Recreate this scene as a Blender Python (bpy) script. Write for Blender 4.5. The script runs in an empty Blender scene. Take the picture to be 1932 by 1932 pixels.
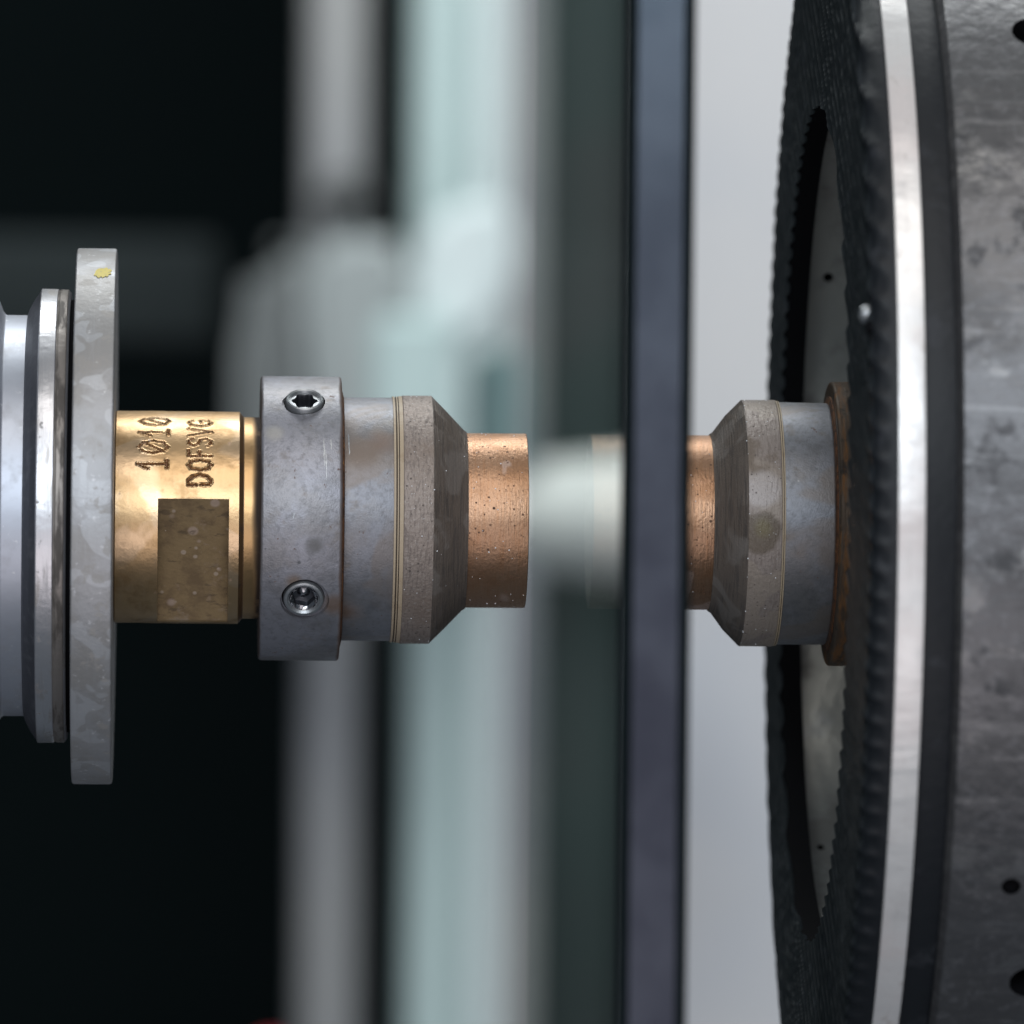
import bpy, bmesh, math, random
from math import radians, sin, cos, pi, sqrt
from mathutils import Vector, Matrix, noise as mnoise

random.seed(7)
S = 1e-4            # one modelling unit is 0.1 mm
D = 14200           # camera distance from the drill axis, in those units
VX = -616           # camera stands this far left of the picture's middle

sc = bpy.context.scene
COL = sc.collection

# ------------------------------------------------------------------ camera
cam_d = bpy.data.cameras.new("camera")
cam = bpy.data.objects.new("camera", cam_d)
COL.objects.link(cam)
cam.location = (VX*S, -D*S, 0)
cam.rotation_euler = (radians(90), -0.0103, 0)
cam_d.sensor_width = 36
cam_d.lens = 36*D/1932
cam_d.shift_x = -VX/1932
cam_d.shift_y = 10/1932
cam_d.clip_start = 0.05
cam_d.clip_end = 60
cam_d.dof.use_dof = True
cam_d.dof.focus_distance = (D-190)*S
cam_d.dof.aperture_fstop = cam_d.lens/1000/(165*S)
cam_d.dof.aperture_blades = 0
sc.camera = cam

# ------------------------------------------------------------------ world and lamps
w = bpy.data.worlds.new("World"); sc.world = w; w.use_nodes = True
bg = w.node_tree.nodes["Background"]
bg.inputs[0].default_value = (0.50, 0.60, 0.72, 1)
bg.inputs[1].default_value = 0.16

def area(name, loc, target, sx, sy, power, color):
    l = bpy.data.lights.new(name, 'AREA'); l.shape = 'RECTANGLE'
    l.size = sx; l.size_y = sy; l.energy = power; l.color = color
    o = bpy.data.objects.new(name, l); COL.objects.link(o)
    o.location = loc
    o.rotation_euler = (Vector(target)-Vector(loc)).to_track_quat('-Z', 'Y').to_euler()
    return o
area("hall_window_lamp", (-0.2, -3.2, 1.09), (-0.2, 0, 0.95), 2.0, 1.4, 55, (0.86, 0.93, 1.0))
area("ceiling_lamp", (0.1, -1.1, 1.35), (0, 0, 0), 1.2, 0.7, 9.5, (1.0, 0.95, 0.90))
area("low_fill_lamp", (0.1, -3.0, -1.3), (0, 0, 0), 2.4, 1.4, 20, (1.0, 0.92, 0.94))
area("rear_ceiling_lamp", (0.1, 1.1, 1.9), (0, 2.1, 0), 1.6, 0.5, 52, (0.97, 1.0, 1.0))  # unseen light added to brighten the blurred background

sc.view_settings.view_transform = 'Standard'
sc.view_settings.look = 'None'
sc.view_settings.exposure = 0
sc.view_settings.gamma = 1

# ------------------------------------------------------------------ materials
def mat(name, base, metallic=0.0, rough=0.5, layers=(), bumps=(), spec=0.5, coat=0.0, grime_or_highlight=None):
    """layers: (kind, scale vec, lo, hi, colour, roughness, metallic[, opacity]); kind noise | spots | lines
       scale is in cycles per 10 mm of the object's own space"""
    m = bpy.data.materials.new(name); m.use_nodes = True
    nt = m.node_tree; N = nt.nodes; L = nt.links
    b = N["Principled BSDF"]
    tc = N.new("ShaderNodeTexCoord")
    def coord(scale, seed):
        mp = N.new("ShaderNodeMapping")
        mp.inputs['Scale'].default_value = tuple(100*s for s in scale)
        mp.inputs['Location'].default_value = (seed*3.71, seed*1.93, seed*2.37)
        L.new(tc.outputs['Object'], mp.inputs[0]); return mp.outputs[0]
    def val(v):
        n = N.new("ShaderNodeValue"); n.outputs[0].default_value = v; return n.outputs[0]
    def rgb(c):
        n = N.new("ShaderNodeRGB"); n.outputs[0].default_value = (*c, 1); return n.outputs[0]
    def mixf(f, a, c):
        n = N.new("ShaderNodeMix"); n.data_type = 'FLOAT'
        L.new(f, n.inputs[0]); L.new(a, n.inputs[2]); L.new(c, n.inputs[3]); return n.outputs[0]
    def mixc(f, a, c):
        n = N.new("ShaderNodeMix"); n.data_type = 'RGBA'
        L.new(f, n.inputs[0]); L.new(a, n.inputs[6]); L.new(c, n.inputs[7]); return n.outputs[2]
    col, ro, me = rgb(base), val(rough), val(metallic)
    seed = sum(map(ord, name)) % 17
    for i, ly in enumerate(layers):
        kind, scl, lo, hi, c, r_, m_ = ly[:7]
        op = ly[7] if len(ly) > 7 else 1.0
        v = coord(scl, seed+i*1.3)
        mr = N.new("ShaderNodeMapRange"); mr.interpolation_type = 'SMOOTHSTEP'
        mr.inputs[1].default_value = lo; mr.inputs[2].default_value = hi
        mr.inputs[3].default_value = 0; mr.inputs[4].default_value = op
        if kind == 'noise':
            t = N.new("ShaderNodeTexNoise"); t.inputs['Scale'].default_value = 1
            t.inputs['Detail'].default_value = 6; t.inputs['Roughness'].default_value = 0.62
            L.new(v, t.inputs[0]); L.new(t.outputs[0], mr.inputs[0])
        elif kind == 'soft':
            t = N.new("ShaderNodeTexNoise"); t.inputs['Scale'].default_value = 1
            t.inputs['Detail'].default_value = 2; t.inputs['Distortion'].default_value = 0.8
            L.new(v, t.inputs[0]); L.new(t.outputs[0], mr.inputs[0])
        elif kind == 'spots':
            t = N.new("ShaderNodeTexVoronoi"); t.inputs['Scale'].default_value = 1
            L.new(v, t.inputs[0])
            # keep only some cells: distance plus a penalty from the cell's random colour
            sp = N.new("ShaderNodeSeparateColor"); L.new(t.outputs['Color'], sp.inputs[0])
            ad = N.new("ShaderNodeMath"); ad.operation = 'MULTIPLY_ADD'
            ad.inputs[1].default_value = 0.55; L.new(sp.outputs[0], ad.inputs[0]); L.new(t.outputs['Distance'], ad.inputs[2])
            L.new(ad.outputs[0], mr.inputs[0])
            mr.inputs[3].default_value = op; mr.inputs[4].default_value = 0
        elif kind == 'axis':   # a band along x: lo..hi are positions in units, colour on the high side
            s2 = N.new("ShaderNodeSeparateXYZ"); L.new(tc.outputs['Object'], s2.inputs[0])
            t = N.new("ShaderNodeTexNoise"); t.inputs['Scale'].default_value = 1; L.new(v, t.inputs[0])
            ad = N.new("ShaderNodeMath"); ad.operation = 'MULTIPLY_ADD'; ad.inputs[1].default_value = 1/S
            L.new(s2.outputs[0], ad.inputs[0])
            a2 = N.new("ShaderNodeMath"); a2.operation = 'MULTIPLY_ADD'; a2.inputs[1].default_value = abs(hi-lo)*1.6; a2.inputs[2].default_value = -abs(hi-lo)*0.8
            L.new(t.outputs[0], a2.inputs[0]); L.new(a2.outputs[0], ad.inputs[2]); L.new(ad.outputs[0], mr.inputs[0])
        elif kind == 'blob':   # a stain with a ragged edge: scl = centre in units, lo..hi = radii
            t = N.new("ShaderNodeVectorMath"); t.operation = 'DISTANCE'
            t.inputs[1].default_value = tuple(c*S for c in scl); L.new(tc.outputs['Object'], t.inputs[0])
            v = coord((2.2, 2.2, 2.2), seed+i)
            n2 = N.new("ShaderNodeTexNoise"); n2.inputs['Scale'].default_value = 1; L.new(v, n2.inputs[0])
            a1 = N.new("ShaderNodeMath"); a1.operation = 'MULTIPLY_ADD'; a1.inputs[1].default_value = 1/S; a1.inputs[2].default_value = -0.25*hi
            L.new(t.outputs['Value'], a1.inputs[0])
            a2 = N.new("ShaderNodeMath"); a2.operation = 'MULTIPLY_ADD'; a2.inputs[1].default_value = 0.5*hi
            L.new(n2.outputs[0], a2.inputs[0]); L.new(a1.outputs[0], a2.inputs[2]); L.new(a2.outputs[0], mr.inputs[0])
            mr.inputs[3].default_value = op; mr.inputs[4].default_value = 0
        f = mr.outputs[0]
        col = mixc(f, col, rgb(c))
        if r_ is not None: ro = mixf(f, ro, val(r_))
        if m_ is not None: me = mixf(f, me, val(m_))
    if grime_or_highlight:
        at = N.new("ShaderNodeAttribute"); at.attribute_name = 'grime'
        col = mixc(at.outputs['Fac'], col, rgb(grime_or_highlight))
    L.new(col, b.inputs['Base Color']); L.new(ro, b.inputs['Roughness']); L.new(me, b.inputs['Metallic'])
    b.inputs['Specular IOR Level'].default_value = spec
    b.inputs['Coat Weight'].default_value = coat
    prev = None
    for i, (scl, dist) in enumerate(bumps):
        v = coord(scl, seed+9+i)
        t = N.new("ShaderNodeTexNoise"); t.inputs['Scale'].default_value = 1; t.inputs['Detail'].default_value = 5
        L.new(v, t.inputs[0])
        bp = N.new("ShaderNodeBump"); bp.inputs['Strength'].default_value = 1; bp.inputs['Distance'].default_value = dist*S
        L.new(t.outputs[0], bp.inputs['Height'])
        if prev: L.new(prev, bp.inputs['Normal'])
        prev = bp.outputs[0]
    if prev: L.new(prev, b.inputs['Normal'])
    return m

ISO = lambda s: (s, s, s)
TURN = lambda a, b: (a, b, b)       # fine along the axis, long round it

M = {}
M['brass'] = mat('worn_brass', (0.60, 0.40, 0.215), 1, 0.40,
    [('noise', ISO(1.6), 0.48, 0.66, (0.40, 0.25, 0.12), 0.46, 1, 0.8),
     ('noise', TURN(9, 1.2), 0.5, 0.75, (0.60, 0.42, 0.25), 0.36, 1, 0.5),
     ('soft', ISO(0.9), 0.52, 0.62, (0.72, 0.53, 0.35), 0.34, 1, 0.6),
     ('noise', ISO(5), 0.66, 0.72, (0.36, 0.24, 0.18), 0.6, 0.6, 0.6),
     ('spots', ISO(3.5), 0.07, 0.12, (0.85, 0.72, 0.6), 0.5, 0.6, 0.7)],
    [(ISO(1.3), 2.2), (ISO(7), 0.5), (ISO(20), 0.2)], grime_or_highlight=(0.24, 0.15, 0.10))
M['brass_flat'] = mat('tarnished_brass', (0.30, 0.205, 0.105), 0.35, 0.55,
    [('noise', ISO(1.8), 0.45, 0.65, (0.17, 0.11, 0.06), 0.6, 0.3, 0.8),
     ('noise', ISO(3.1), 0.60, 0.70, (0.34, 0.24, 0.16), 0.6, 0.3, 0.7),
     ('spots', ISO(2.6), 0.22, 0.36, (0.48, 0.36, 0.30), 0.7, 0.1, 0.6), ('spots', ISO(5), 0.2, 0.34, (0.5, 0.4, 0.33), 0.7, 0.1, 0.6),
     ('noise', ISO(1.1), 0.56, 0.64, (0.40, 0.31, 0.24), 0.6, 0.2, 0.5), ('noise', (2, 5, 5), 0.58, 0.66, (0.09, 0.06, 0.035), 0.7, 0.1, 0.7),
     ('spots', ISO(6), 0.06, 0.12, (0.6, 0.5, 0.42), 0.7, 0.1, 0.7)],
    [(ISO(3), 1.5), (ISO(14), 0.6)])
M['brass_dark'] = mat('grimy_brass', (0.15, 0.09, 0.045), 0.6, 0.5,
    [('noise', ISO(2), 0.5, 0.7, (0.05, 0.035, 0.03), 0.6, 0.4)], [(ISO(8), 0.6)])
M['brass_neck'] = mat('stained_brass', (0.52, 0.33, 0.16), 1, 0.40,
    [('axis', (3, 0.6, 0.6), -16-0, -2, (0.04, 0.025, 0.018), 0.7, 0.3),
     ('noise', ISO(2), 0.5, 0.7, (0.42, 0.27, 0.15), 0.45, 1, 0.6)], [(ISO(6), 0.6)])
GREY_LAYERS = [
     ('noise', ISO(0.8), 0.45, 0.62, (0.235, 0.225, 0.225), 0.46, 0.75, 0.7),
     ('noise', ISO(2.6), 0.55, 0.72, (0.21, 0.17, 0.14), 0.6, 0.5, 0.5),
     ('noise', ISO(9), 0.45, 0.75, (0.15, 0.15, 0.16), 0.55, 0.7, 0.55),
     ('noise', ISO(1.7), 0.50, 0.66, (0.20, 0.20, 0.215), 0.44, 0.8, 0.6),
     ('noise', ISO(3.7), 0.66, 0.70, (0.14, 0.055, 0.02), 0.8, 0.1, 0.7),
     ('spots', ISO(4.2), 0.08, 0.16, (0.45, 0.45, 0.45), 0.4, 0.8, 0.5),
     ('spots', ISO(3.1), 0.07, 0.14, (0.05, 0.05, 0.05), 0.7, 0.2, 0.6)]
M['steel'] = mat('blued_steel', (0.30, 0.30, 0.335), 0.7, 0.47, GREY_LAYERS +
    [('axis', ISO(1.2), 144, 151, (0.10, 0.055, 0.035), 0.75, 0.2, 0.85), ('axis', ISO(1.2), 5, 0, (0.035, 0.022, 0.018), 0.8, 0.1, 0.9),
     ('blob', (140, -215, -160), 8, 34, (0.12, 0.07, 0.04), 0.8, 0.1, 0.8), ('blob', (62, -237, -112), 4, 22, (0.17, 0.10, 0.05), 0.7, 0.2, 0.7),
     ('blob', (24, -215, 158), 6, 26, (0.42, 0.40, 0.37), 0.5, 0.4, 0.7), ('blob', (100, -262, -50), 4, 24, (0.12, 0.11, 0.10), 0.7, 0.3, 0.6)],
    [(ISO(11), 0.45), (ISO(2.5), 0.5), (ISO(30), 0.4)])
M['steel_body'] = mat('blued_steel_body', (0.27, 0.275, 0.305), 0.7, 0.50,
    GREY_LAYERS + [('soft', (0.8, 0.9, 0.9), 0.50, 0.62, (0.24, 0.20, 0.175), 0.5, 0.6, 0.55),
     ('blob', (158, -150, -172), 6, 46, (0.11, 0.06, 0.03), 0.8, 0.1, 0.8), ('blob', (185, -190, 120), 10, 50, (0.23, 0.17, 0.13), 0.6, 0.4, 0.6), ('blob', (225, -175, 140), 8, 42, (0.25, 0.17, 0.13), 0.6, 0.4, 0.6)],
    [(ISO(11), 0.4), (ISO(28), 0.45)])
M['rust'] = mat('rust', (0.13, 0.05, 0.018), 0.1, 0.8,
    [('noise', ISO(6), 0.45, 0.6, (0.05, 0.022, 0.012), 0.9, 0.0), ('noise', ISO(3), 0.6, 0.68, (0.30, 0.13, 0.035), 0.8, 0)],
    [(ISO(10), 2)])
M['rusty_steel'] = mat('rusty_steel', (0.10, 0.07, 0.05), 0.5, 0.55,
    [('noise', (8, 1.2, 1.2), 0.45, 0.62, (0.19, 0.085, 0.028), 0.75, 0.1),
     ('noise', ISO(3), 0.52, 0.68, (0.03, 0.025, 0.022), 0.7, 0.3)], [(TURN(14, 1.5), 1.5), (ISO(12), 0.8)])
M['screw'] = mat('zinc_screw', (0.38, 0.395, 0.41), 0.9, 0.42,
    [('noise', ISO(5), 0.5, 0.7, (0.28, 0.28, 0.28), 0.5, 0.8, 0.7)], [(ISO(14), 0.5)])
M['socket'] = mat('socket_steel', (0.10, 0.105, 0.12), 0.85, 0.33,
    [('noise', ISO(6), 0.5, 0.7, (0.05, 0.05, 0.06), 0.5, 0.7)], [(ISO(10), 0.4)])
M['bright_socket'] = mat('bright_socket_steel', (0.36, 0.36, 0.38), 1, 0.22, (), [(ISO(8), 0.3)])
M['tan'] = mat('resin_seal', (0.46, 0.36, 0.25), 0, 0.5,
    [('noise', ISO(3), 0.5, 0.7, (0.35, 0.25, 0.16), 0.6, 0, 0.6), ('noise', ISO(14), 0.5, 0.7, (0.55, 0.45, 0.33), 0.6, 0, 0.5)],
    [(ISO(14), 0.5)])
M['tan_dark'] = mat('dark_seal_line', (0.07, 0.05, 0.035), 0, 0.7)
M['matrix'] = mat('abrasive_matrix', (0.30, 0.245, 0.215), 0.3, 0.5,
    [('noise', TURN(22, 5), 0.46, 0.64, (0.18, 0.145, 0.13), 0.6, 0.25, 0.75),
     ('noise', ISO(1.1), 0.5, 0.7, (0.25, 0.19, 0.155), 0.55, 0.3, 0.7),
     ('spots', ISO(13), 0.20, 0.36, (0.08, 0.065, 0.058), 0.8, 0.1, 0.8), ('noise', ISO(16), 0.54, 0.66, (0.42, 0.37, 0.34), 0.5, 0.3, 0.5),
     ('spots', ISO(9), 0.03, 0.06, (0.7, 0.7, 0.7), 0.2, 0.8)],
    [(TURN(26, 4), 0.8), (ISO(16), 1.6)])
MX = [('blob', (-296, -228, -18), 34, 44, (0.15, 0.115, 0.085), 0.4, 0.1, 0.9), ('blob', (-292, -230, -8), 6, 26, (0.20, 0.165, 0.085), 0.4, 0.1, 0.7)]
M['matrix_stained'] = mat('stained_abrasive_matrix', (0.33, 0.275, 0.25), 0.25, 0.48,
    [('noise', TURN(22, 5), 0.46, 0.64, (0.22, 0.175, 0.155), 0.6, 0.25, 0.6),
     ('soft', ISO(.8), 0.46, 0.52, (0.36, 0.295, 0.245), 0.45, 0.1, 0.6), ('noise', ISO(.6), 0.52, 0.6, (0.17, 0.125, 0.09), 0.5, 0.1, 0.7),
     ('blob', (-294, -215, 62), 26, 44, (0.46, 0.41, 0.40), 0.4, 0.2, 0.8),
     ('spots', ISO(13), 0.18, 0.32, (0.08, 0.065, 0.058), 0.8, 0.1, 0.7)] + MX,
    [(TURN(26, 3), 0.8), (ISO(16), 1.4)])
M['tip_end'] = mat('slurry_caked_end', (0.30, 0.26, 0.23), 0, 0.8, [('noise', ISO(4), 0.45, 0.6, (0.18, 0.14, 0.12), 0.8, 0)])
M['matrix_dark'] = mat('ground_matrix', (0.165, 0.132, 0.112), 0.3, 0.47,
    [('noise', TURN(30, 1.5), 0.46, 0.62, (0.10, 0.085, 0.078), 0.55, 0.3, 0.8),
     ('soft', ISO(1.2), 0.55, 0.63, (0.27, 0.235, 0.215), 0.4, 0.4, 0.6),
     ('spots', ISO(10), 0.03, 0.06, (0.65, 0.65, 0.65), 0.2, 0.8)],
    [(TURN(40, 2), 1.2), (ISO(20), 0.9)])
M['copper'] = mat('sintered_bronze', (0.46, 0.275, 0.175), 1, 0.44,
    [('noise', TURN(26, 1.6), 0.48, 0.66, (0.44, 0.235, 0.13), 0.45, 1, 0.65),
     ('noise', ISO(1.4), 0.46, 0.64, (0.36, 0.195, 0.11), 0.46, 0.95, 0.75),
     ('soft', (1, .7, .7), 0.6, 0.64, (0.62, 0.46, 0.40), 0.5, 0.7, 0.6),
     ('spots', ISO(11), 0.20, 0.34, (0.09, 0.045, 0.03), 0.8, 0.2, 0.8), ('spots', ISO(7), 0.15, 0.26, (0.06, 0.03, 0.02), 0.8, 0.2, 0.8),
     ('noise', ISO(18), 0.55, 0.68, (0.30, 0.17, 0.11), 0.6, 0.8, 0.6),
     ('spots', ISO(4), 0.08, 0.14, (0.04, 0.02, 0.015), 0.8, 0.2, 0.9),
     ('spots', ISO(9), 0.025, 0.05, (1, 1, 1), 0.2, 0.6)],
    [(TURN(34, 2), 0.6), (ISO(16), 0.8), (ISO(2), 0.9)])
M['alu'] = mat('pitted_aluminium', (0.37, 0.37, 0.38), 0.55, 0.50,
    [('noise', ISO(0.75), 0.44, 0.60, (0.30, 0.29, 0.28), 0.5, 0.5, 0.8),
     ('soft', ISO(1.25), 0.53, 0.56, (0.46, 0.47, 0.49), 0.46, 0.5, 0.6),
     ('noise', ISO(2.4), 0.58, 0.63, (0.34, 0.32, 0.30), 0.6, 0.3, 0.6),
     ('noise', TURN(12, 1.0), 0.5, 0.7, (0.36, 0.36, 0.37), 0.5, 0.5, 0.5), ('noise', ISO(6), 0.62, 0.7, (0.7, 0.7, 0.72), 0.5, 0.4, 0.5),
     ('spots', ISO(2.3), 0.03, 0.07, (0.08, 0.07, 0.06), 0.7, 0.2, 0.8)],
    [(ISO(2.5), 1.2), (ISO(12), 0.5)])
M['ring_steel'] = mat('machined_ring', (0.56, 0.56, 0.58), 0.9, 0.36,
    [('noise', (2.5, .6, .6), 0.52, 0.60, (0.38, 0.36, 0.34), 0.45, 0.8, 0.8),
     ('noise', ISO(2.6), 0.63, 0.68, (0.16, 0.14, 0.125), 0.7, 0.2, 0.7), ('noise', (9, .9, .9), 0.5, 0.7, (0.36, 0.36, 0.37), 0.45, 0.8, 0.6)],
    [(ISO(2), 1.5), (ISO(.5), 4), (TURN(30, 1), 0.3)])
M['ring_grime'] = mat('grimy_ring', (0.26, 0.235, 0.215), 0.7, 0.45,
    [('noise', (4, .8, .8), 0.45, 0.6, (0.09, 0.08, 0.072), 0.6, 0.4)], [(ISO(4), 1.5)])
M['ring_dark'] = mat('dark_chamfer', (0.085, 0.09, 0.105), 0.6, 0.45,
    [('noise', ISO(4), 0.5, 0.7, (0.16, 0.165, 0.18), 0.5, 0.6, 0.7)], [(ISO(5), 1)])
M['nose'] = mat('satin_nose', (0.42, 0.445, 0.50), 0.75, 0.45,
    [('noise', ISO(1.5), 0.5, 0.7, (0.33, 0.34, 0.37), 0.5, 0.6, 0.7),
     ('noise', ISO(4), 0.64, 0.70, (0.62, 0.64, 0.66), 0.5, 0.5, 0.7)], [(ISO(3), 0.6)])
M['yellow'] = mat('yellow_marker_paint', (0.62, 0.50, 0.06), 0, 0.5,
    [('noise', ISO(14), 0.5, 0.7, (0.42, 0.36, 0.14), 0.6, 0)])
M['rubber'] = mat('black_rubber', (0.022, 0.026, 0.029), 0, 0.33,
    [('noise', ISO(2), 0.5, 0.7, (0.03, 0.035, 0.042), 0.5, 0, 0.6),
     ('noise', ISO(9), 0.6, 0.7, (0.07, 0.07, 0.07), 0.6, 0, 0.5)], [(ISO(8), 0.8)], grime_or_highlight=(0.16, 0.165, 0.165))  # pale crest tint stands for light caught by the ribs
M['rubber_side'] = mat('dusty_rubber', (0.010, 0.012, 0.015), 0, 0.5,
    [('noise', ISO(1.4), 0.56, 0.70, (0.035, 0.038, 0.045), 0.6, 0, 0.6)], [(ISO(4), 1.5)], spec=0.28)
M['band'] = mat('polished_band', (0.76, 0.745, 0.73), 0.35, 0.33,
    [('noise', (0.3, 0.35, 0.35), 0.45, 0.65, (0.66, 0.59, 0.57), 0.42, 0.2, 0.7), ('noise', ISO(1.2), 0.55, 0.68, (0.55, 0.53, 0.52), 0.5, 0.3, 0.5), ('noise', TURN(10, .6), 0.55, 0.7, (0.6, 0.58, 0.56), 0.4, 0.3, 0.5),
     ('noise', (3, 2, 2), 0.62, 0.68, (0.42, 0.38, 0.35), 0.6, 0.2, 0.5)], [(TURN(3, .5), 0.6), ((.3, .6, .6), 9), (TURN(20, .4), 0.3)])
M['cast'] = mat('worn_cast_steel', (0.125, 0.125, 0.13), 0.75, 0.42,
    [('noise', ISO(0.45), 0.42, 0.62, (0.085, 0.085, 0.088), 0.5, 0.6, 0.7),
     ('noise', (0.5, .8, .8), 0.56, 0.64, (0.24, 0.24, 0.24), 0.38, 0.85, 0.7),
     ('noise', ISO(1.4), 0.55, 0.68, (0.05, 0.051, 0.055), 0.6, 0.5, 0.8), ('noise', ISO(5), 0.5, 0.7, (0.20, 0.20, 0.21), 0.5, 0.6, 0.5),
     ('noise', (.25, 4, 4), 0.56, 0.68, (0.22, 0.22, 0.225), 0.4, 0.8, 0.5),
     ('spots', ISO(0.9), 0.07, 0.14, (0.35, 0.37, 0.42), 0.4, 0.8, 0.7)],
    [(ISO(0.9), 4.5), (ISO(4), 2.2), (ISO(.25), 8)])
M['liner'] = mat('grey_liner', (0.42, 0.42, 0.40), 0.6, 0.38,
    [('noise', ISO(0.6), 0.45, 0.62, (0.20, 0.19, 0.175), 0.6, 0.1, 0.9),
     ('noise', ISO(0.9), 0.60, 0.70, (0.46, 0.47, 0.47), 0.4, 0.3, 0.7)], [(ISO(1), 3), (ISO(.35), 16)])
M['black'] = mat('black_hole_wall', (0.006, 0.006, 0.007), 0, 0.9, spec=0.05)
M['grain'] = mat('diamond_grit', (0.95, 0.96, 1.0), 0, 0.12, spec=1.0)
M['glass_edge'] = mat('ground_glass_edge', (0.040, 0.036, 0.050), 0, 0.18,
    [('noise', ISO(0.5), 0.4, 0.7, (0.056, 0.046, 0.060), 0.28, 0, 0.6)], [(ISO(30), 0.12)], spec=0.9)
M['glass_edge'].node_tree.nodes['Principled BSDF'].inputs['Specular Tint'].default_value = (0.62, 0.84, 1.0, 1)
M['glass_arris'] = mat('glass_arris', (0.004, 0.008, 0.009), 0, 0.35, spec=0.25)
M['bg_wall'] = mat('dark_hall', (0.003, 0.0055, 0.006), 0, 0.9, [('noise', ISO(0.004), 0.5, 0.7, (0.003, 0.0045, 0.0045), 0.9, 0)], spec=0.05)
M['bg_green'] = mat('dark_green_paint', (0.030, 0.052, 0.050), 0, 0.6, [('noise', ISO(0.03), 0.45, 0.6, (0.042, 0.048, 0.048), 0.6, 0)])
M['bg_grey'] = mat('grey_paint', (0.33, 0.335, 0.33), 0, 0.6, [('noise', ISO(0.02), 0.45, 0.6, (0.25, 0.26, 0.28), 0.6, 0)])
M['bg_light'] = mat('light_grey_paint', (0.55, 0.55, 0.56), 0, 0.6, [('noise', ISO(0.03), 0.45, 0.65, (0.46, 0.48, 0.52), 0.6, 0)])
M['bg_teal'] = mat('pale_teal_paint', (0.49, 0.62, 0.61), 0, 0.6)
M['bg_pale'] = mat('pale_paint', (0.68, 0.77, 0.77), 0, 0.6)
M['bg_jaw'] = mat('jaw_grey_paint', (0.075, 0.08, 0.08), 0, 0.6)
M['bg_mid'] = mat('mid_grey_paint', (0.15, 0.165, 0.165), 0, 0.6)
M['bg_soft'] = mat('soft_grey_paint', (0.33, 0.365, 0.365), 0, 0.6)
M['bg_deep_teal'] = mat('deep_teal_paint', (0.17, 0.27, 0.27), 0, 0.6)
M['bg_white'] = mat('white_paint', (0.66, 0.67, 0.65), 0, 0.6)
M['bg_dark'] = mat('charcoal_paint', (0.022, 0.028, 0.029), 0, 0.8, spec=0.1)
M['red'] = mat('red_plastic', (0.45, 0.04, 0.05), 0, 0.4)

def glass_material():
    m = bpy.data.materials.new('float_glass'); m.use_nodes = True
    nt = m.node_tree; N = nt.nodes; L = nt.links
    for n in list(N): N.remove(n)
    out = N.new("ShaderNodeOutputMaterial"); mx = N.new("ShaderNodeMixShader")
    tr = N.new("ShaderNodeBsdfTransparent"); tr.inputs[0].default_value = (0.96, 0.985, 0.975, 1)
    gl = N.new("ShaderNodeBsdfGlossy"); gl.inputs['Roughness'].default_value = 0.012
    gl.inputs[0].default_value = (0.9, 0.95, 0.93, 1)
    lw = N.new("ShaderNodeLayerWeight"); lw.inputs[0].default_value = 0.5
    pw = N.new("ShaderNodeMath"); pw.operation = 'POWER'; pw.inputs[1].default_value = 4
    ge = N.new("ShaderNodeNewGeometry")
    inv = N.new("ShaderNodeMath"); inv.operation = 'SUBTRACT'; inv.inputs[0].default_value = 1
    mu = N.new("ShaderNodeMath"); mu.operation = 'MULTIPLY'
    m2 = N.new("ShaderNodeMath"); m2.operation = 'MULTIPLY'; m2.inputs[1].default_value = 0.22
    L.new(lw.outputs['Facing'], pw.inputs[0]); L.new(ge.outputs['Backfacing'], inv.inputs[1])
    L.new(pw.outputs[0], mu.inputs[0]); L.new(inv.outputs[0], mu.inputs[1])
    L.new(mu.outputs[0], m2.inputs[0]); L.new(m2.outputs[0], mx.inputs[0])
    L.new(tr.outputs[0], mx.inputs[1]); L.new(gl.outputs[0], mx.inputs[2]); L.new(mx.outputs[0], out.inputs[0])
    return m
M['glass'] = glass_material()

# ------------------------------------------------------------------ builders
def mesh_obj(name, verts, faces, mats, parent=None, fmat=None, smooth=30, attr=None):
    me = bpy.data.meshes.new(name)
    me.from_pydata([tuple(c*S for c in v) for v in verts], [], faces)
    for m in (mats if isinstance(mats, (list, tuple)) else [mats]): me.materials.append(m)
    if fmat: me.polygons.foreach_set('material_index', fmat)
    if attr:
        a = me.attributes.new('grime', 'FLOAT', 'POINT'); a.data.foreach_set('value', attr)
    me.update()
    if smooth is not None:
        me.shade_smooth(); me.set_sharp_from_angle(angle=radians(smooth))
    o = bpy.data.objects.new(name, me); COL.objects.link(o)
    if parent: o.parent = parent
    return o

def thing(name, label, cat, loc=(0, 0, 0), group=None):
    o = bpy.data.objects.new(name, None); COL.objects.link(o)
    o.empty_display_size = 0.01
    o.location = tuple(c*S for c in loc); o['label'] = label; o['category'] = cat
    if group: o['group'] = group
    return o

def tag(o, label, cat, group=None):
    o['label'] = label; o['category'] = cat
    if group: o['group'] = group
    return o

def rounded(pts, rad):
    """round the inner corners of an open polyline of (x, r)"""
    out = [pts[0]]
    for i in range(1, len(pts)-1):
        p0, p1, p2 = Vector(pts[i-1][:2]), Vector(pts[i][:2]), Vector(pts[i+1][:2])
        a, b = (p0-p1), (p2-p1)
        k = min(rad, a.length*0.45, b.length*0.45)
        pa, pb = p1+a.normalized()*k, p1+b.normalized()*k
        for t in (0, .33, .67, 1):
            out.append(tuple((1-t)**2*pa + 2*t*(1-t)*p1 + t*t*pb))
    out.append(pts[-1]); return out

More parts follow.
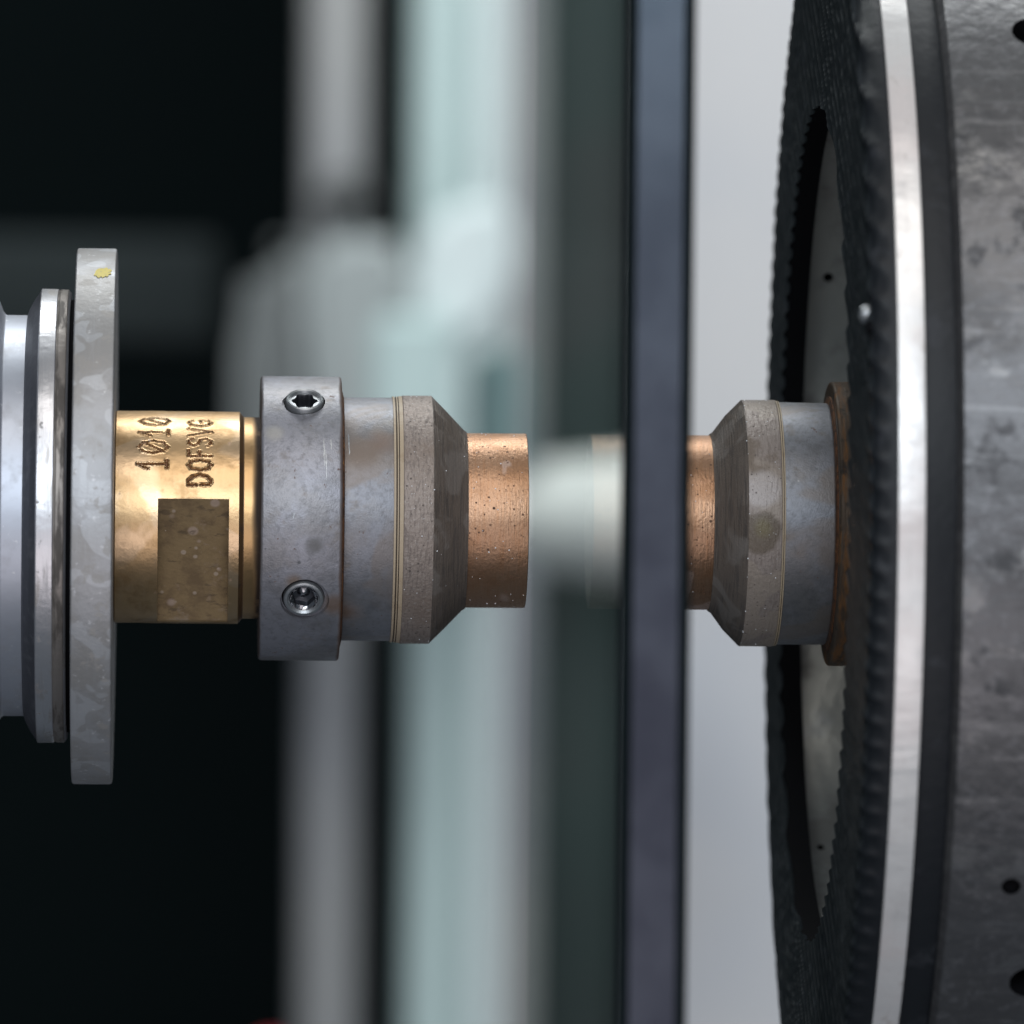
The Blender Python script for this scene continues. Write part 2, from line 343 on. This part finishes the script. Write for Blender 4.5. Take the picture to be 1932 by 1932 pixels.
def lathe(name, prof, m, parent=None, seg=160, sgn=1, rnd=0, wob=0, smooth=30, pmat=None):
    """revolve (x, r) round the x axis; profile order must run clockwise seen with x right, r up"""
    if rnd: prof = rounded(prof, rnd)
    V, F, fm = [], [], []
    n = len(prof)
    for i, (x, r) in enumerate(prof):
        for j in range(seg):
            a = 2*pi*j/seg
            rr = r
            if wob: rr += wob*mnoise.noise(Vector((x*.05, 3*cos(a), 3*sin(a))))
            V.append((sgn*x, -rr*cos(a), rr*sin(a)))
    for i in range(n-1):
        for j in range(seg):
            k = (j+1) % seg
            q = (i*seg+j, (i+1)*seg+j, (i+1)*seg+k, i*seg+k)
            F.append(q if sgn < 0 else q[::-1])
            if pmat: fm.append(pmat(i, prof))
    return mesh_obj(name, V, F, m, parent, fmat=fm if pmat else None, smooth=smooth)

def subtract(o, cutters):
    par = o.parent; o.parent = None
    for c in cutters:
        md = o.modifiers.new('cut', 'BOOLEAN'); md.operation = 'DIFFERENCE'; md.object = c; md.solver = 'EXACT'
    bpy.context.view_layer.update()
    dg = bpy.context.evaluated_depsgraph_get()
    me = bpy.data.meshes.new_from_object(o.evaluated_get(dg))
    old = o.data; o.modifiers.clear(); o.data = me; me.name = old.name
    me.shade_smooth(); me.set_sharp_from_angle(angle=radians(30))
    bpy.data.meshes.remove(old)
    o.parent = par
    for c in cutters:
        cm = c.data; bpy.data.objects.remove(c); bpy.data.meshes.remove(cm)

def local_frame(x, r, ang):
    """frame on a cylinder about x: local z points outwards, at angle ang above the camera-facing line"""
    up = Vector((0, -cos(ang), sin(ang))); ex = Vector((1, 0, 0)); ey = up.cross(ex)
    m = Matrix((ex, ey, up)).transposed().to_4x4()
    m.translation = Vector((x, -r*cos(ang), r*sin(ang)))
    return m

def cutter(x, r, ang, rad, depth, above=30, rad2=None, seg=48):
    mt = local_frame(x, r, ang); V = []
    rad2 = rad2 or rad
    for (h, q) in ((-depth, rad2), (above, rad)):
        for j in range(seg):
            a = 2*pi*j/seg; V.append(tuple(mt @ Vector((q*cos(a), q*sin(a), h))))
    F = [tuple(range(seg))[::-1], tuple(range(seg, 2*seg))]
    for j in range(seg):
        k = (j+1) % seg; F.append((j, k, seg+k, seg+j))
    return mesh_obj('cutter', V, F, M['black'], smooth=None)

def rings(name, mt, sections, m, parent, seg=72, fmats=None, smooth=35, cap=True):
    """stack of closed outlines: sections of (height, radius or fn(angle)); last one is capped by a centre point"""
    V, F, fm = [], [], []
    for h, q in sections:
        for j in range(seg):
            a = 2*pi*j/seg; rr = q(a) if callable(q) else q
            V.append(tuple(mt @ Vector((rr*cos(a), rr*sin(a), h))))
    n = len(sections)
    for i in range(n-1):
        for j in range(seg):
            k = (j+1) % seg
            F.append((i*seg+j, i*seg+k, (i+1)*seg+k, (i+1)*seg+j)); fm.append(fmats[i] if fmats else 0)
    if cap: V.append(tuple(mt @ Vector((0, 0, sections[-1][0]))))
    for j in range(seg if cap else 0):
        F.append(((n-1)*seg+j, (n-1)*seg+(j+1) % seg, len(V)-1)); fm.append(fmats[-1] if fmats else 0)
    return mesh_obj(name, V, F, m, parent, fmat=fm, smooth=smooth)

def hexr(r, rot=0, lobes=0):
    if lobes:
        return lambda a: r*(0.90+0.10*cos(6*(a+rot)))
    return lambda a: r*cos(pi/6)/cos(((a+rot) % (pi/3))-pi/6)

def boxes(name, x0, x1, y0, y1, z0, z1, m, parent=None, bev=0, seg=3):
    bm = bmesh.new()
    bmesh.ops.create_cube(bm, size=1)
    for v in bm.verts:
        v.co = Vector(((x0+x1)/2+(x1-x0)*v.co.x, (y0+y1)/2+(y1-y0)*v.co.y, (z0+z1)/2+(z1-z0)*v.co.z))*S
    if bev: bmesh.ops.bevel(bm, geom=bm.edges[:], offset=bev*S, segments=seg, affect='EDGES', profile=0.5)
    me = bpy.data.meshes.new(name); bm.to_mesh(me); bm.free(); me.materials.append(m)
    me.shade_smooth(); me.set_sharp_from_angle(angle=radians(35))
    o = bpy.data.objects.new(name, me); COL.objects.link(o)
    if parent: o.parent = parent
    return o

PX = lambda s: s-966                     # measured position -> model x

# ================================================================== glass pane
def build_glass():
    t = thing('glass_pane', 'thick upright pane of clear glass standing edge-on between the two drills', 'glass pane', (142, 0, -2600))
    X0, X1, Y0, Y1, Z0, Z1, c = -57, 57, -2090, 1050, 0, 5200, 20
    out = [(X0, Y0+c), (X0+c, Y0), (X1-c, Y0), (X1, Y0+c), (X1, Y1), (X0, Y1)]
    V = [(x, y, z) for z in (Z0, Z1) for x, y in out]
    n = len(out)
    F = [tuple(range(n))[::-1], tuple(range(n, 2*n))]; fm = [0, 0]
    for j in range(n):
        k = (j+1) % n
        F.append((j, k, n+k, n+j)); fm.append([2, 1, 2, 0, 0, 0][j])
    g = mesh_obj('pane', V, F, [M['glass'], M['glass_edge'], M['glass_arris']], t, fmat=fm, smooth=None)
    return t
build_glass()

# ================================================================== left spindle
def build_spindle():
    t = thing('spindle', 'grey metal spindle nose with a wide round flange marked by a yellow paint spot', 'spindle', (PX(140), 0, 0))
    o = PX(140)
    q = lambda s: PX(s)-o
    lathe('spindle_nose', [(q(-420), 10), (q(-420), 470), (q(-30), 470), (q(-6), 408), (q(3), 385), (q(9), 378), (q(50), 378), (q(52), 378), (q(60), 300)], M['nose'], t, rnd=3, seg=200)
    def pm(i, pr):
        x = (pr[i][0]+pr[i+1][0])/2 + 140
        if x < 74: return 2
        if 107 < x < 127 : return 1
        return 0
    lathe('locking_ring', rounded([(q(46), 330), (q(47), 372), (q(52), 388), (q(63), 409), (q(74), 424), (q(75.5), 428), (q(106), 428), (q(108), 425.5), (q(112), 427.5), (q(126), 427), (q(131), 420), (q(131), 330)], 1.5),
          [M['ring_steel'], M['ring_grime'], M['ring_dark']], t, seg=220, wob=1.0, pmat=pm)
    lathe('spacer', [(q(128), 300), (q(128), 408), (q(146), 408), (q(146), 300)], M['black'], t)
    lathe('flange', [(q(141), 180), (q(141), 505), (q(216.5), 505), (q(216.5), 180)], M['alu'], t, rnd=5, seg=220, wob=0.6)
    # yellow paint spot: an irregular thin patch lying on the flange rim
    ang = math.asin(0.896)
    V, F = [], []
    nx, na = 26, 16
    def inside(u, v):
        return 1.0-abs(u)**3-abs(v)**3 + 0.55*mnoise.noise(Vector((u*3.1, v*2.4, 4.2))) + 0.35*mnoise.noise(Vector((u*9, v*7, 1.2)))
    keep = {}
    for i in range(nx+1):
        for j in range(na+1):
            u, v = 2*i/nx-1, 2*j/na-1
            a = ang + v*0.046 + u*0.010
            x = q(192)+u*17
            V.append((x, -505.9*cos(a), 505.9*sin(a))); keep[(i, j)] = inside(u, v) > 0.22
    for i in range(nx):
        for j in range(na):
            if keep[(i, j)] and keep[(i+1, j)] and keep[(i, j+1)] and keep[(i+1, j+1)]:
                b = i*(na+1)+j; F.append((b, b+na+1, b+na+2, b+1))
    mesh_obj('paint_spot', V, F, M['yellow'], t)
    return t
build_spindle()

# ================================================================== drills
GLYPH = {  # strokes in a 0..1 x 0..1 box (u = reading direction, v = up)
 'D': [[(0, 0), (0, 1), (.45, 1), (.8, .8), (.95, .5), (.8, .2), (.45, 0), (0, 0)]],
 'O': [[(.5, 0), (.15, .12), (0, .5), (.15, .88), (.5, 1), (.85, .88), (1, .5), (.85, .12), (.5, 0)]],
 'F': [[(0, 0), (0, 1), (.85, 1)], [(0, .52), (.6, .52)]],
 'S': [[(.0, .15), (.3, 0), (.7, 0), (.95, .2), (.8, .45), (.25, .58), (.05, .8), (.3, 1), (.7, 1), (.95, .85)]],
 'V': [[(0, 1), (.5, 0), (1, 1)]],
 'G': [[(.95, .85), (.6, 1), (.2, .9), (0, .5), (.2, .1), (.6, 0), (.95, .15), (.95, .45), (.6, .45)]],
 '1': [[(.15, .65), (.5, 1), (.5, 0)], [(.2, 0), (.8, 0)]],
 'Z': [[(.5, 0), (.15, .15), (.02, .5), (.15, .85), (.5, 1), (.85, .85), (.98, .5), (.85, .15), (.5, 0)], [(.2, .2), (.8, .8)]],
}
def stamp_dots(R):
    """centres of the punched dots as (x, arc length, radius) on the brass cylinder"""
    dots = []
    def put(ch, xbase, height, arc0, width, rad, step):
        for st in GLYPH[ch]:
            for (u0, v0), (u1, v1) in zip(st, st[1:]):
                L = math.hypot((u1-u0)*width, (v1-v0)*height); n = max(1, int(L/step))
                for k in range(n+1):
                    f = k/n; u = u0+(u1-u0)*f; v = v0+(v1-v0)*f
                    if random.random() < .03: continue
                    dots.append((xbase-v*height+random.uniform(-.5, .5), arc0+u*width+random.uniform(-.5, .5), rad*random.uniform(.8, 1.2)))
    a = lambda deg: radians(deg)*R
    for k, ch in enumerate('1Z1Z'):
        put(ch, 314-k*-1.5, 54, a(29.3+11.4*k)-(13 if ch == '1' else 15), 27 if ch == '1' else 31, 2.7, 4.3)
    for ch, dg, wd in (('D', 20.6, 21), ('O', 29.1, 21), ('F', 37.2, 17), ('S', 44.6, 19), ('V', 53, 22), ('G', 62, 22)):
        put(ch, 396, 41, a(dg)-wd/2, wd, 2.7, 3.4)
    return dots

def build_brass(parent, o):
    R = 200.0
    dots = stamp_dots(R)
    grid = {}
    for d in dots: grid.setdefault((int(d[0]//8), int(d[1]//8)), []).append(d)
    th0, half = radians(-34.3), radians(44.4); dflat = R*cos(half)
    fx0, fx1 = 298.5, 431.0
    xs = [217, 219] + [219+k*1.15 for k in range(1, int((fx0-219)/1.15))] + [fx0-.01, fx0+.6]
    xs += [fx0+.6+k*1.1 for k in range(1, int((fx1-fx0-1.2)/1.1))] + [fx1-.6, fx1+.01, 436, 441, 446, 449.5, 451, 457.5, 459]
    an = []
    a = -90.0
    while a < 270:
        an.append(radians(a)); a += 0.29 if 12 <= a < 84 else (1.0 if -90 <= a < 12 else 3.0)
    na = len(an)
    V, F, fm, gr = [], [], [], []
    for x in xs:
        for t in an:
            r = R; g = 0
            if x < 219: r = R-1.5
            if x > 457: r = 191
            elif x > 450: r = R-1.0-(x-451)*1.15
            fl = False
            if fx0 < x < fx1:
                dt = (t-th0+pi) % (2*pi)-pi
                if abs(dt) < half:
                    r = min(r, dflat/cos(dt)); fl = True
                dt2 = (dt+pi+pi) % (2*pi)-pi
                if abs(dt2) < half and t > radians(100): r = min(r, dflat/cos(dt2))
            if not fl and radians(10) < t < radians(84) and 250 < x < 402:
                s = t*R; cx, cy = int(x//8), int(s//8)
                dep, rim = 0, 0
                for i in (-1, 0, 1):
                    for j in (-1, 0, 1):
                        for (dx, ds, dr) in grid.get((cx+i, cy+j), ()):
                            e = math.hypot(x-dx, s-ds)
                            if e < dr: dep = max(dep, 1-(e/dr)**2)
                            if e < dr+2.6: rim = max(rim, 1-abs(e-dr-.9)/1.7)
                r += -3.4*dep + (1.3*rim if dep == 0 else 0); g = min(1, dep*1.5)
            r += 0.45*mnoise.noise(Vector((x*.03, 2.5*cos(t), 2.5*sin(t)))) if not fl else 0
            V.append((x-966-o, -r*cos(t), r*sin(t))); gr.append(g)
    for i in range(len(xs)-1):
        xm = (xs[i]+xs[i+1])/2
        for j in range(na):
            k = (j+1) % na
            F.append((i*na+j, i*na+k, (i+1)*na+k, (i+1)*na+j)[::-1])
            tm = an[j]
            dt = (tm+0.005-th0+pi) % (2*pi)-pi
            m = 0
            if fx0-.1 < xm < fx1+.1 and abs(dt) < half: m = 1
            if xm > 450.5: m = 2
            fm.append(m)
    mesh_obj('brass_adapter', V, F, [M['brass'], M['brass_flat'], M['brass_dark']], parent, fmat=fm, smooth=28, attr=gr)
    lathe('brass_neck', [(450-966-o, 150), (450-966-o, 190), (490-966-o, 190), (490-966-o, 150)], M['brass_neck'], parent)

def grains(parent, spots, name='diamond_grit'):
    """tiny faceted grains half sunk in a surface; far too many and small to pick apart"""
    bm = bmesh.new()
    for (x, r, a, s) in spots:
        mt = Matrix.Translation(Vector((x, -r*cos(a), r*sin(a)))*S) @ Matrix.Rotation(random.random()*6, 4, Vector((random.random(), random.random(), 1)).normalized())
        bmesh.ops.create_icosphere(bm, subdivisions=1, radius=s*S, matrix=mt)
    me = bpy.data.meshes.new(name); bm.to_mesh(me); bm.free(); me.materials.append(M['grain'])
    o = bpy.data.objects.new(name, me); COL.objects.link(o); o.parent = parent; o['kind'] = 'stuff'
    return o

def build_drill(left):
    sg = 1 if left else -1
    grp = 'countersink core drills facing each other across the glass'
    if left:
        o = PX(489)
        t = thing('core_drill', 'left drill: grey steel collar with two socket screws, brass stamped adapter and coppery tip', 'drill', (o, 0, 0), grp)
    else:
        o = PX(1714)
        t = thing('core_drill', 'right drill: rust-rimmed steel body whose coppery tip is hidden by the glass edge', 'drill', (o, 0, 0), grp)
    # local coordinate grows from the collar's back face (0) towards the tip (502)
    if left: build_brass(t, o)
    # collar with drilled holes
    col_mat = M['steel'] if left else M['rusty_steel']
    col = lathe('collar', [(0, 150), (0, 268), (152, 268), (152, 150), (0, 150)], col_mat, t, sgn=sg, seg=200)
    bm = bmesh.new(); bm.from_mesh(col.data); bmesh.ops.remove_doubles(bm, verts=bm.verts, dist=1e-7)
    ed = [e for e in bm.edges if e.calc_face_angle(0) > 1 and (e.verts[0].co.yz.length > 200*S)]
    bmesh.ops.bevel(bm, geom=ed, offset=(6 if left else 5)*S, segments=3, affect='EDGES', profile=0.5)
    bmesh.ops.recalc_face_normals(bm, faces=bm.faces); bm.to_mesh(col.data); bm.free()
    a_hi, a_lo = radians(54.6), radians(-34.6)
    xs = 81
    if left:
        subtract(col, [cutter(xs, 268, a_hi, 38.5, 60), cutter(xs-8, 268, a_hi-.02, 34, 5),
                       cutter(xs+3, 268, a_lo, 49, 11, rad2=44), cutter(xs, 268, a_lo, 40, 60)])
        col.data.shade_smooth(); col.data.set_sharp_from_angle(angle=radians(30))
        # upper screw stands a little proud, with a six-lobed socket
        s1 = rings('set_screw', local_frame(xs, 268, a_hi), [(-45, 36), (1, 36), (5, 34.5), (6.5, 32), (5, 29), (3, 28), (3, 27), (1, 26.3)], M['screw'], t, cap=False)
        rings('socket', local_frame(xs, 268, a_hi), [(1.3, 26.4), (1.2, hexr(24.5, 0, 1)), (-2, hexr(23, 0, 1)), (-24, hexr(22, 0, 1)), (-25, 3)], [M['screw'], M['socket']], s1, fmats=[0, 1, 1, 1, 1])
        # lower screw is sunk in a wider counterbore
        s2 = rings('set_screw', local_frame(xs+1, 268, a_lo), [(-45, 38), (-7, 38), (-3, 36.5), (-1.5, 34), (-1.5, 31), (-4, 28), (-6, 26.6)], M['screw'], t, cap=False)
        rings('socket', local_frame(xs+1, 268, a_lo), [(-5.8, 27), (-9, 25.5), (-12, hexr(23, .2)), (-26, hexr(22.5, .2)), (-28, 12), (-24, 6), (-22, 1)], [M['bright_socket'], M['socket']], s2, fmats=[0, 0, 1, 1, 0, 0, 0])
        for s_, lb in ((s1, 'upper socket screw standing slightly proud'), (s2, 'lower socket screw sunk in a wider recess')): s_['label'] = lb
    if left:
        # pale scratches dragged round the collar and body
        for (x, r_, z0, z1, wd) in ((116, 268.4, 152, 95, 1.7), (120, 268.4, 130, 70, 1.1), (129, 268.4, 148, 128, 1.6), (163, 229.9, 160, 118, 2.0), (60, 268.4, -2, 10, 1.2)):
            V, F = [], []
            n = 14
            for k in range(n+1):
                a = math.asin((z0+(z1-z0)*k/n)/r_); xx = x+1.6*mnoise.noise(Vector((k*.4, x, 0)))+k*.15
                ww = wd*(.35+.65*abs(mnoise.noise(Vector((k*.9, x, 5)))*2))*min(1, k/2, (n-k)/2)
                for e in (-ww, ww): V.append((xx+e, -r_*cos(a), r_*sin(a)))
            for k in range(n): F.append((2*k, 2*k+2, 2*k+3, 2*k+1))
            mesh_obj('scratch', V, F, M['screw'], col)
    lathe('rust_line', [(150, 225), (150, 241), (154.5, 240), (156.5, 232), (157, 220)], M['rust'], t, sgn=sg, wob=5.0, seg=260)
    # steel body, seal, abrasive ring and cone, coppery core
    if left:
        lathe('steel_body', [(150, 200), (150, 229.5), (248.5, 229.5), (248.5, 200)], M['steel_body'], t, sgn=sg, rnd=1.2, wob=0.5)
        def pm(i, pr):
            x = (pr[i][0]+pr[i+1][0])/2; return 1 if abs(x-253.4) < 1.1 or abs(x-258) < 0.9 else 0
        lathe('seal_ring', [(248, 200), (248.1, 232), (252, 232), (252.6, 230), (254.2, 230), (254.8, 232.2), (257, 232.2), (257.4, 230.6), (258.6, 230.6), (259, 232.5), (266, 232.8), (266.5, 200)], [M['tan'], M['tan_dark']], t, sgn=sg, seg=220, pmat=pm)
        c0, c1 = 266, 322
    else:
        lathe('steel_body', [(150, 200), (150, 222), (158, 228), (251, 228.5), (251, 200)], M['steel_body'], t, sgn=sg, rnd=2, wob=0.5)
        def pm(i, pr):
            x = (pr[i][0]+pr[i+1][0])/2; return 1 if abs(x-252.6) < .8 else 0
        lathe('seal_ring', [(249.5, 200), (249.6, 231), (252, 231), (252.2, 229.5), (253, 229.5), (253.2, 231.5), (255.5, 231.5), (255.6, 200)], [M['tan'], M['tan_dark']], t, sgn=sg, seg=220, pmat=pm)
        c0, c1 = 255.2, 318
    cR = 234 if left else 232.5
    e = 389 if left else 377
    k1 = e
    lathe('abrasive_ring', [(c0, 190), (c0+.1, cR-1), (c0+2, cR), (c1, cR), (c1, 190)], M['matrix'] if left else M['matrix_stained'], t, sgn=sg, rnd=.8, seg=240, wob=.7)
    lathe('abrasive_cone', [(c1-.5, 190), (c1-.5, cR-.8), (c1+1, cR-1.2), (c1+30, cR-30), (k1-6, 171), (k1, 167), (k1+.5, 150)], M['matrix_dark'], t, sgn=sg, seg=240, wob=.7)
    end = e+113
    lathe('bronze_tip', [(k1-3, 140), (k1-3, 164.5), (end, 164.5), (end, 150), (k1+4, 150), (k1+4, 2)], [M['copper'], M['tip_end']], t, sgn=sg, rnd=2.2, seg=240, wob=.9,
          pmat=lambda i, pr: 1 if pr[i][0] > end-.5 and pr[i][1] < 163.5 or pr[i][1] < 155 and pr[i][0] > k1 else 0)
    sp = []
    rnd = random.Random(3 if left else 5)
    for k in range(85):
        z = rnd.random(); a = rnd.uniform(-1.5, 1.5); s = rnd.choice([.7, .8, .9, 1.1, 1.5])
        if z < .3: x, r = rnd.uniform(c0+3, c1-1), cR
        elif z < .42: x, r = c1+rnd.uniform(-1, 1), cR-.5
        elif z < .65:
            x = rnd.uniform(c1, k1-6); r = cR-(x-c1)*(cR-170)/(k1-6-c1)
        else: x, r = rnd.uniform(k1+3, end-2), 164.8
        sp.append((sg*x, r, a, s))
    grains(t, sp)
    return t
build_drill(True)
build_drill(False)

# ================================================================== right holder ring
def build_holder():
    t = thing('holder_drum', 'large dark round drum with ribbed rubber face, bright metal band and cast body', 'machine drum', (PX(1537), 0, 0))
    o = PX(1537); q = lambda s: PX(s)-o
    Ri, Ro, P = 787.0, 1172.0, 42.0
    rows = [('w', Ri, 38), ('w', Ri, 12), ('w', Ri, 3)]
    nr = 66
    rows += [('f', Ri+(Ro-Ri)*k/nr, 0) for k in range(nr+1)]
    rows += [('e', 1180, 3), ('e', 1188, 8), ('e', 1193, 15), ('e', 1195, 24), ('s', 1195, 30), ('s', 1195, 44), ('s', 1150, 44.2)]
    seg = 1500; V, F, crest_light = [], [], []
    cs = [(cos(2*pi*j/seg), sin(2*pi*j/seg)) for j in range(seg)]
    for kind, r, dx in rows:
        fade = {'w': max(0, 1-dx/14), 'f': 1, 'e': 1, 's': 0}[kind]
        if kind == 'e': fade = .85*(1-dx/40)
        for c, s in cs:
            y, z = -r*c, r*s
            u = ((-.5*y+.866*z)/P) % 1
            h = max(0.0, 1-abs(u-.5)*2.0/.70)          # rounded ridge, flat valley
            h = h*h*(3-2*h)
            wv = .85+.15*mnoise.noise(Vector((y*.012, z*.012, 0)))
            if kind == 'f' and r > Ro-26: wv *= .55+.45*(Ro-r)/26
            crest_light.append(max(0, (h-.8)/.2)*(.35+.65*mnoise.noise(Vector((y*.03, z*.03, 3.3)))) if kind == 'f' else 0)  # lighter colour on the rib crests imitates the key light catching them
            V.append((dx-9*h*fade*wv, y*(1-(0.0032*(1-h) if kind == 'e' else 0)), z*(1-(0.0032*(1-h) if kind == 'e' else 0))))
    n = len(rows)
    for i in range(n-1):
        b0, b1 = i*seg, (i+1)*seg
        for j in range(seg):
            k = (j+1) % seg
            F.append((b0+k, b1+k, b1+j, b0+j))
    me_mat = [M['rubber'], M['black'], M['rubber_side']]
    fm = [1 if i < 3 else 2 if rows[i][0] in 'es' else 0 for i in range(n-1) for _ in range(seg)]  # inner wall painted black for the shade in the opening
    mesh_obj('rubber_pad', V, F, me_mat, t, fmat=fm, smooth=40, attr=crest_light)
    lathe('metal_band', [(q(1581), 1100), (q(1581.5), 1200), (q(1628.5), 1200), (q(1629), 1100)], M['band'], t, rnd=2, seg=300, wob=.8)
    lathe('rubber_collar', [(q(1630), 1100), (q(1630.2), 1172), (q(1690), 1168), (q(1691), 1100)], M['rubber_side'], t, rnd=4, seg=300, wob=4)
    drum = lathe('drum_body', [(q(1560), 880), (q(1560), 1120), (q(1686), 1120), (q(1686), 1178), (q(1696), 1193), (q(1712), 1196), (q(2300), 1196), (q(2300), 880), (q(1560), 880)], [M['cast'], M['black'], M['liner']], t, seg=260,
          pmat=lambda i, pr: 2 if i == 7 else 0)
    bm = bmesh.new(); bm.from_mesh(drum.data); bmesh.ops.remove_doubles(bm, verts=bm.verts, dist=1e-7)
    bmesh.ops.recalc_face_normals(bm, faces=bm.faces); bm.to_mesh(drum.data); bm.free()
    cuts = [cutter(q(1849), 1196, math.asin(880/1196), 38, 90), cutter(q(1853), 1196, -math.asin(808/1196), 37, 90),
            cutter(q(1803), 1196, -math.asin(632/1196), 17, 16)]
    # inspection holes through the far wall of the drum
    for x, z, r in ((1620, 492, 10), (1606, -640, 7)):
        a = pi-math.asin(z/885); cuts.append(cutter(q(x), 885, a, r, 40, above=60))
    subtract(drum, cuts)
    rings('liner_bolt', local_frame(q(1662), 884, pi-math.asin(-560/885)), [(-3, 15), (-3, 15), (8, 15), (12, 10)], M['screw'], t)  # bright stud put in for a highlight on the liner
    # small bright screw near the pad's edge, with a dark hole beneath
    mt = Matrix.Translation(Vector((-6, -1085, 366))) @ Matrix.Rotation(-pi/2, 4, 'Y')
    s = rings('pad_screw', mt, [(-6, 16), (3, 16), (9, 13), (11, 8), (7, 6)], M['screw'], t)
    mt = Matrix.Translation(Vector((-5, -1130, 342))) @ Matrix.Rotation(-pi/2, 4, 'Y')
    rings('pad_hole', mt, [(-4, 13), (2, 13), (2, 10), (-3, 9)], M['black'], t)
    return t
build_holder()

# ================================================================== background, two metres behind
def at(depth):
    f = (D+depth)/D
    return (lambda s: (s-350)*f+VX), (lambda y: -(y-976)*f)

BD = 20000
BX, BZ = at(BD)
wall = boxes('back_wall', -30000, 30000, 27000, 28000, -20000, 20000, M['bg_wall']); wall['kind'] = 'structure'

c = boxes('machine_cabinet', BX(1264), BX(2150), BD+1800, BD+5000, -16000, 14000, M['bg_light'], bev=120)
tag(c, 'light grey painted machine cabinet, blurred, behind the glass edge and the drum', 'cabinet')
c = boxes('green_panel', BX(930), BX(1250), BD+2200, BD+3200, -16000, 14000, M['bg_green'], bev=80)
tag(c, 'dark green upright panel, blurred, seen through the glass pane', 'panel')

t = thing('teal_post', 'pale teal upright machine post, broadest of the blurred posts behind the left drill', 'post', (BX(870), BD+500, -16000))
def rel_boxes(name, x0, x1, y0, y1, z0, z1, m, t, bev):
    l = [c/S for c in t.location]
    return boxes(name, x0-l[0], x1-l[0], y0-l[1], y1-l[1], z0-l[2], z1-l[2], m, t, bev)
rel_boxes('teal_column', BX(774), BX(884), BD+300, BD+900, -16000, 14000, M['bg_teal'], t, 90)
rel_boxes('pale_column', BX(886), BX(962), BD+400, BD+900, -16000, 14000, M['bg_pale'], t, 90)
rel_boxes('edge_strip', BX(964), BX(1030), BD+700, BD+900, -16000, 14000, M['bg_grey'], t, 20)

c = boxes('grey_post', BX(574), BX(688), BD+300, BD+900, BZ(2600), BZ(-1000), M['bg_grey'], bev=90)
tag(c, 'plain grey upright post, blurred, left of the pale teal post', 'post')

t = thing('clamp_bracket', 'pale cast bracket, blurred, crossing both upright posts above the left drill', 'bracket', (BX(700), BD-300, BZ(1000)))
def poly_plate(name, pts, y0, y1, m, t, bev):
    l = Vector([c/S for c in t.location])
    bm = bmesh.new()
    vs = [bm.verts.new(Vector((BX(a)-l.x, y0-l.y, BZ(b)-l.z))*S) for a, b in pts]
    f = bm.faces.new(vs)
    ex = bmesh.ops.extrude_face_region(bm, geom=[f])
    for v in [g for g in ex['geom'] if isinstance(g, bmesh.types.BMVert)]: v.co.y += (y1-y0)*S
    bmesh.ops.recalc_face_normals(bm, faces=bm.faces)
    bmesh.ops.bevel(bm, geom=bm.edges[:], offset=bev*S, segments=3, affect='EDGES')
    me = bpy.data.meshes.new(name); bm.to_mesh(me); bm.free(); me.materials.append(m)
    me.shade_smooth(); me.set_sharp_from_angle(angle=radians(35))
    ob = bpy.data.objects.new(name, me); COL.objects.link(ob); ob.parent = t
    return ob
poly_plate('bracket_arm', [(436, 1010), (440, 600), (470, 470), (560, 440), (610, 470), (640, 1010)], BD-300, BD+200, M['bg_mid'], t, 150)
poly_plate('bracket_jaw', [(566, 410), (570, 335), (712, 320), (716, 410)], BD-200, BD+250, M['bg_jaw'], t, 90)
poly_plate('bracket_plate', [(600, 1010), (560, 560), (570, 470), (700, 430), (770, 470), (770, 1010)], BD-500, BD-310, M['bg_soft'], t, 80)
poly_plate('bracket_block', [(772, 1010), (772, 460), (830, 390), (940, 370), (955, 500), (930, 600), (866, 650), (862, 1010)], BD-800, BD-520, M['bg_pale'], t, 60)
poly_plate('bracket_foot', [(866, 900), (868, 690), (930, 640), (984, 650), (984, 900)], BD-300, BD+200, M['bg_deep_teal'], t, 60)  # darker block added for the shade under the bracket
poly_plate('bracket_cover', [(690, 1010), (690, 600), (842, 600), (842, 1010)], BD-1000, BD-820, M['bg_teal'], t, 40)

r = thing('white_roller', 'white horizontal roller, blurred, between the left drill tip and the glass', 'roller', (BX(1090), BD+900, BZ(968)))  # solid body standing in for a soft glow
lathe('roller_body', [(-640, 10), (-640, 150), (-420, 215), (-260, 245), (430, 315), (430, 10)], M['bg_white'], r, rnd=60, seg=64)
lathe('roller_shaft', [(-800, 10), (-800, 60), (-640, 60), (-640, 10)], M['bg_grey'], r, seg=32)

c = boxes('dark_cabinet', BX(-250), BX(410), BD+1500, BD+3500, BZ(640), BZ(425), M['bg_dark'], bev=60)
tag(c, 'low charcoal box, blurred, in the dark behind the spindle flange', 'box')
k = thing('red_knob', 'small red knob, blurred, its top showing at the bottom picture edge', 'knob', (BX(515), BD-1500, BZ(2002)))
rings('knob_cap', Matrix.Identity(4), [(0, 90), (60, 110), (130, 100), (180, 60), (200, 20)], M['red'], k)
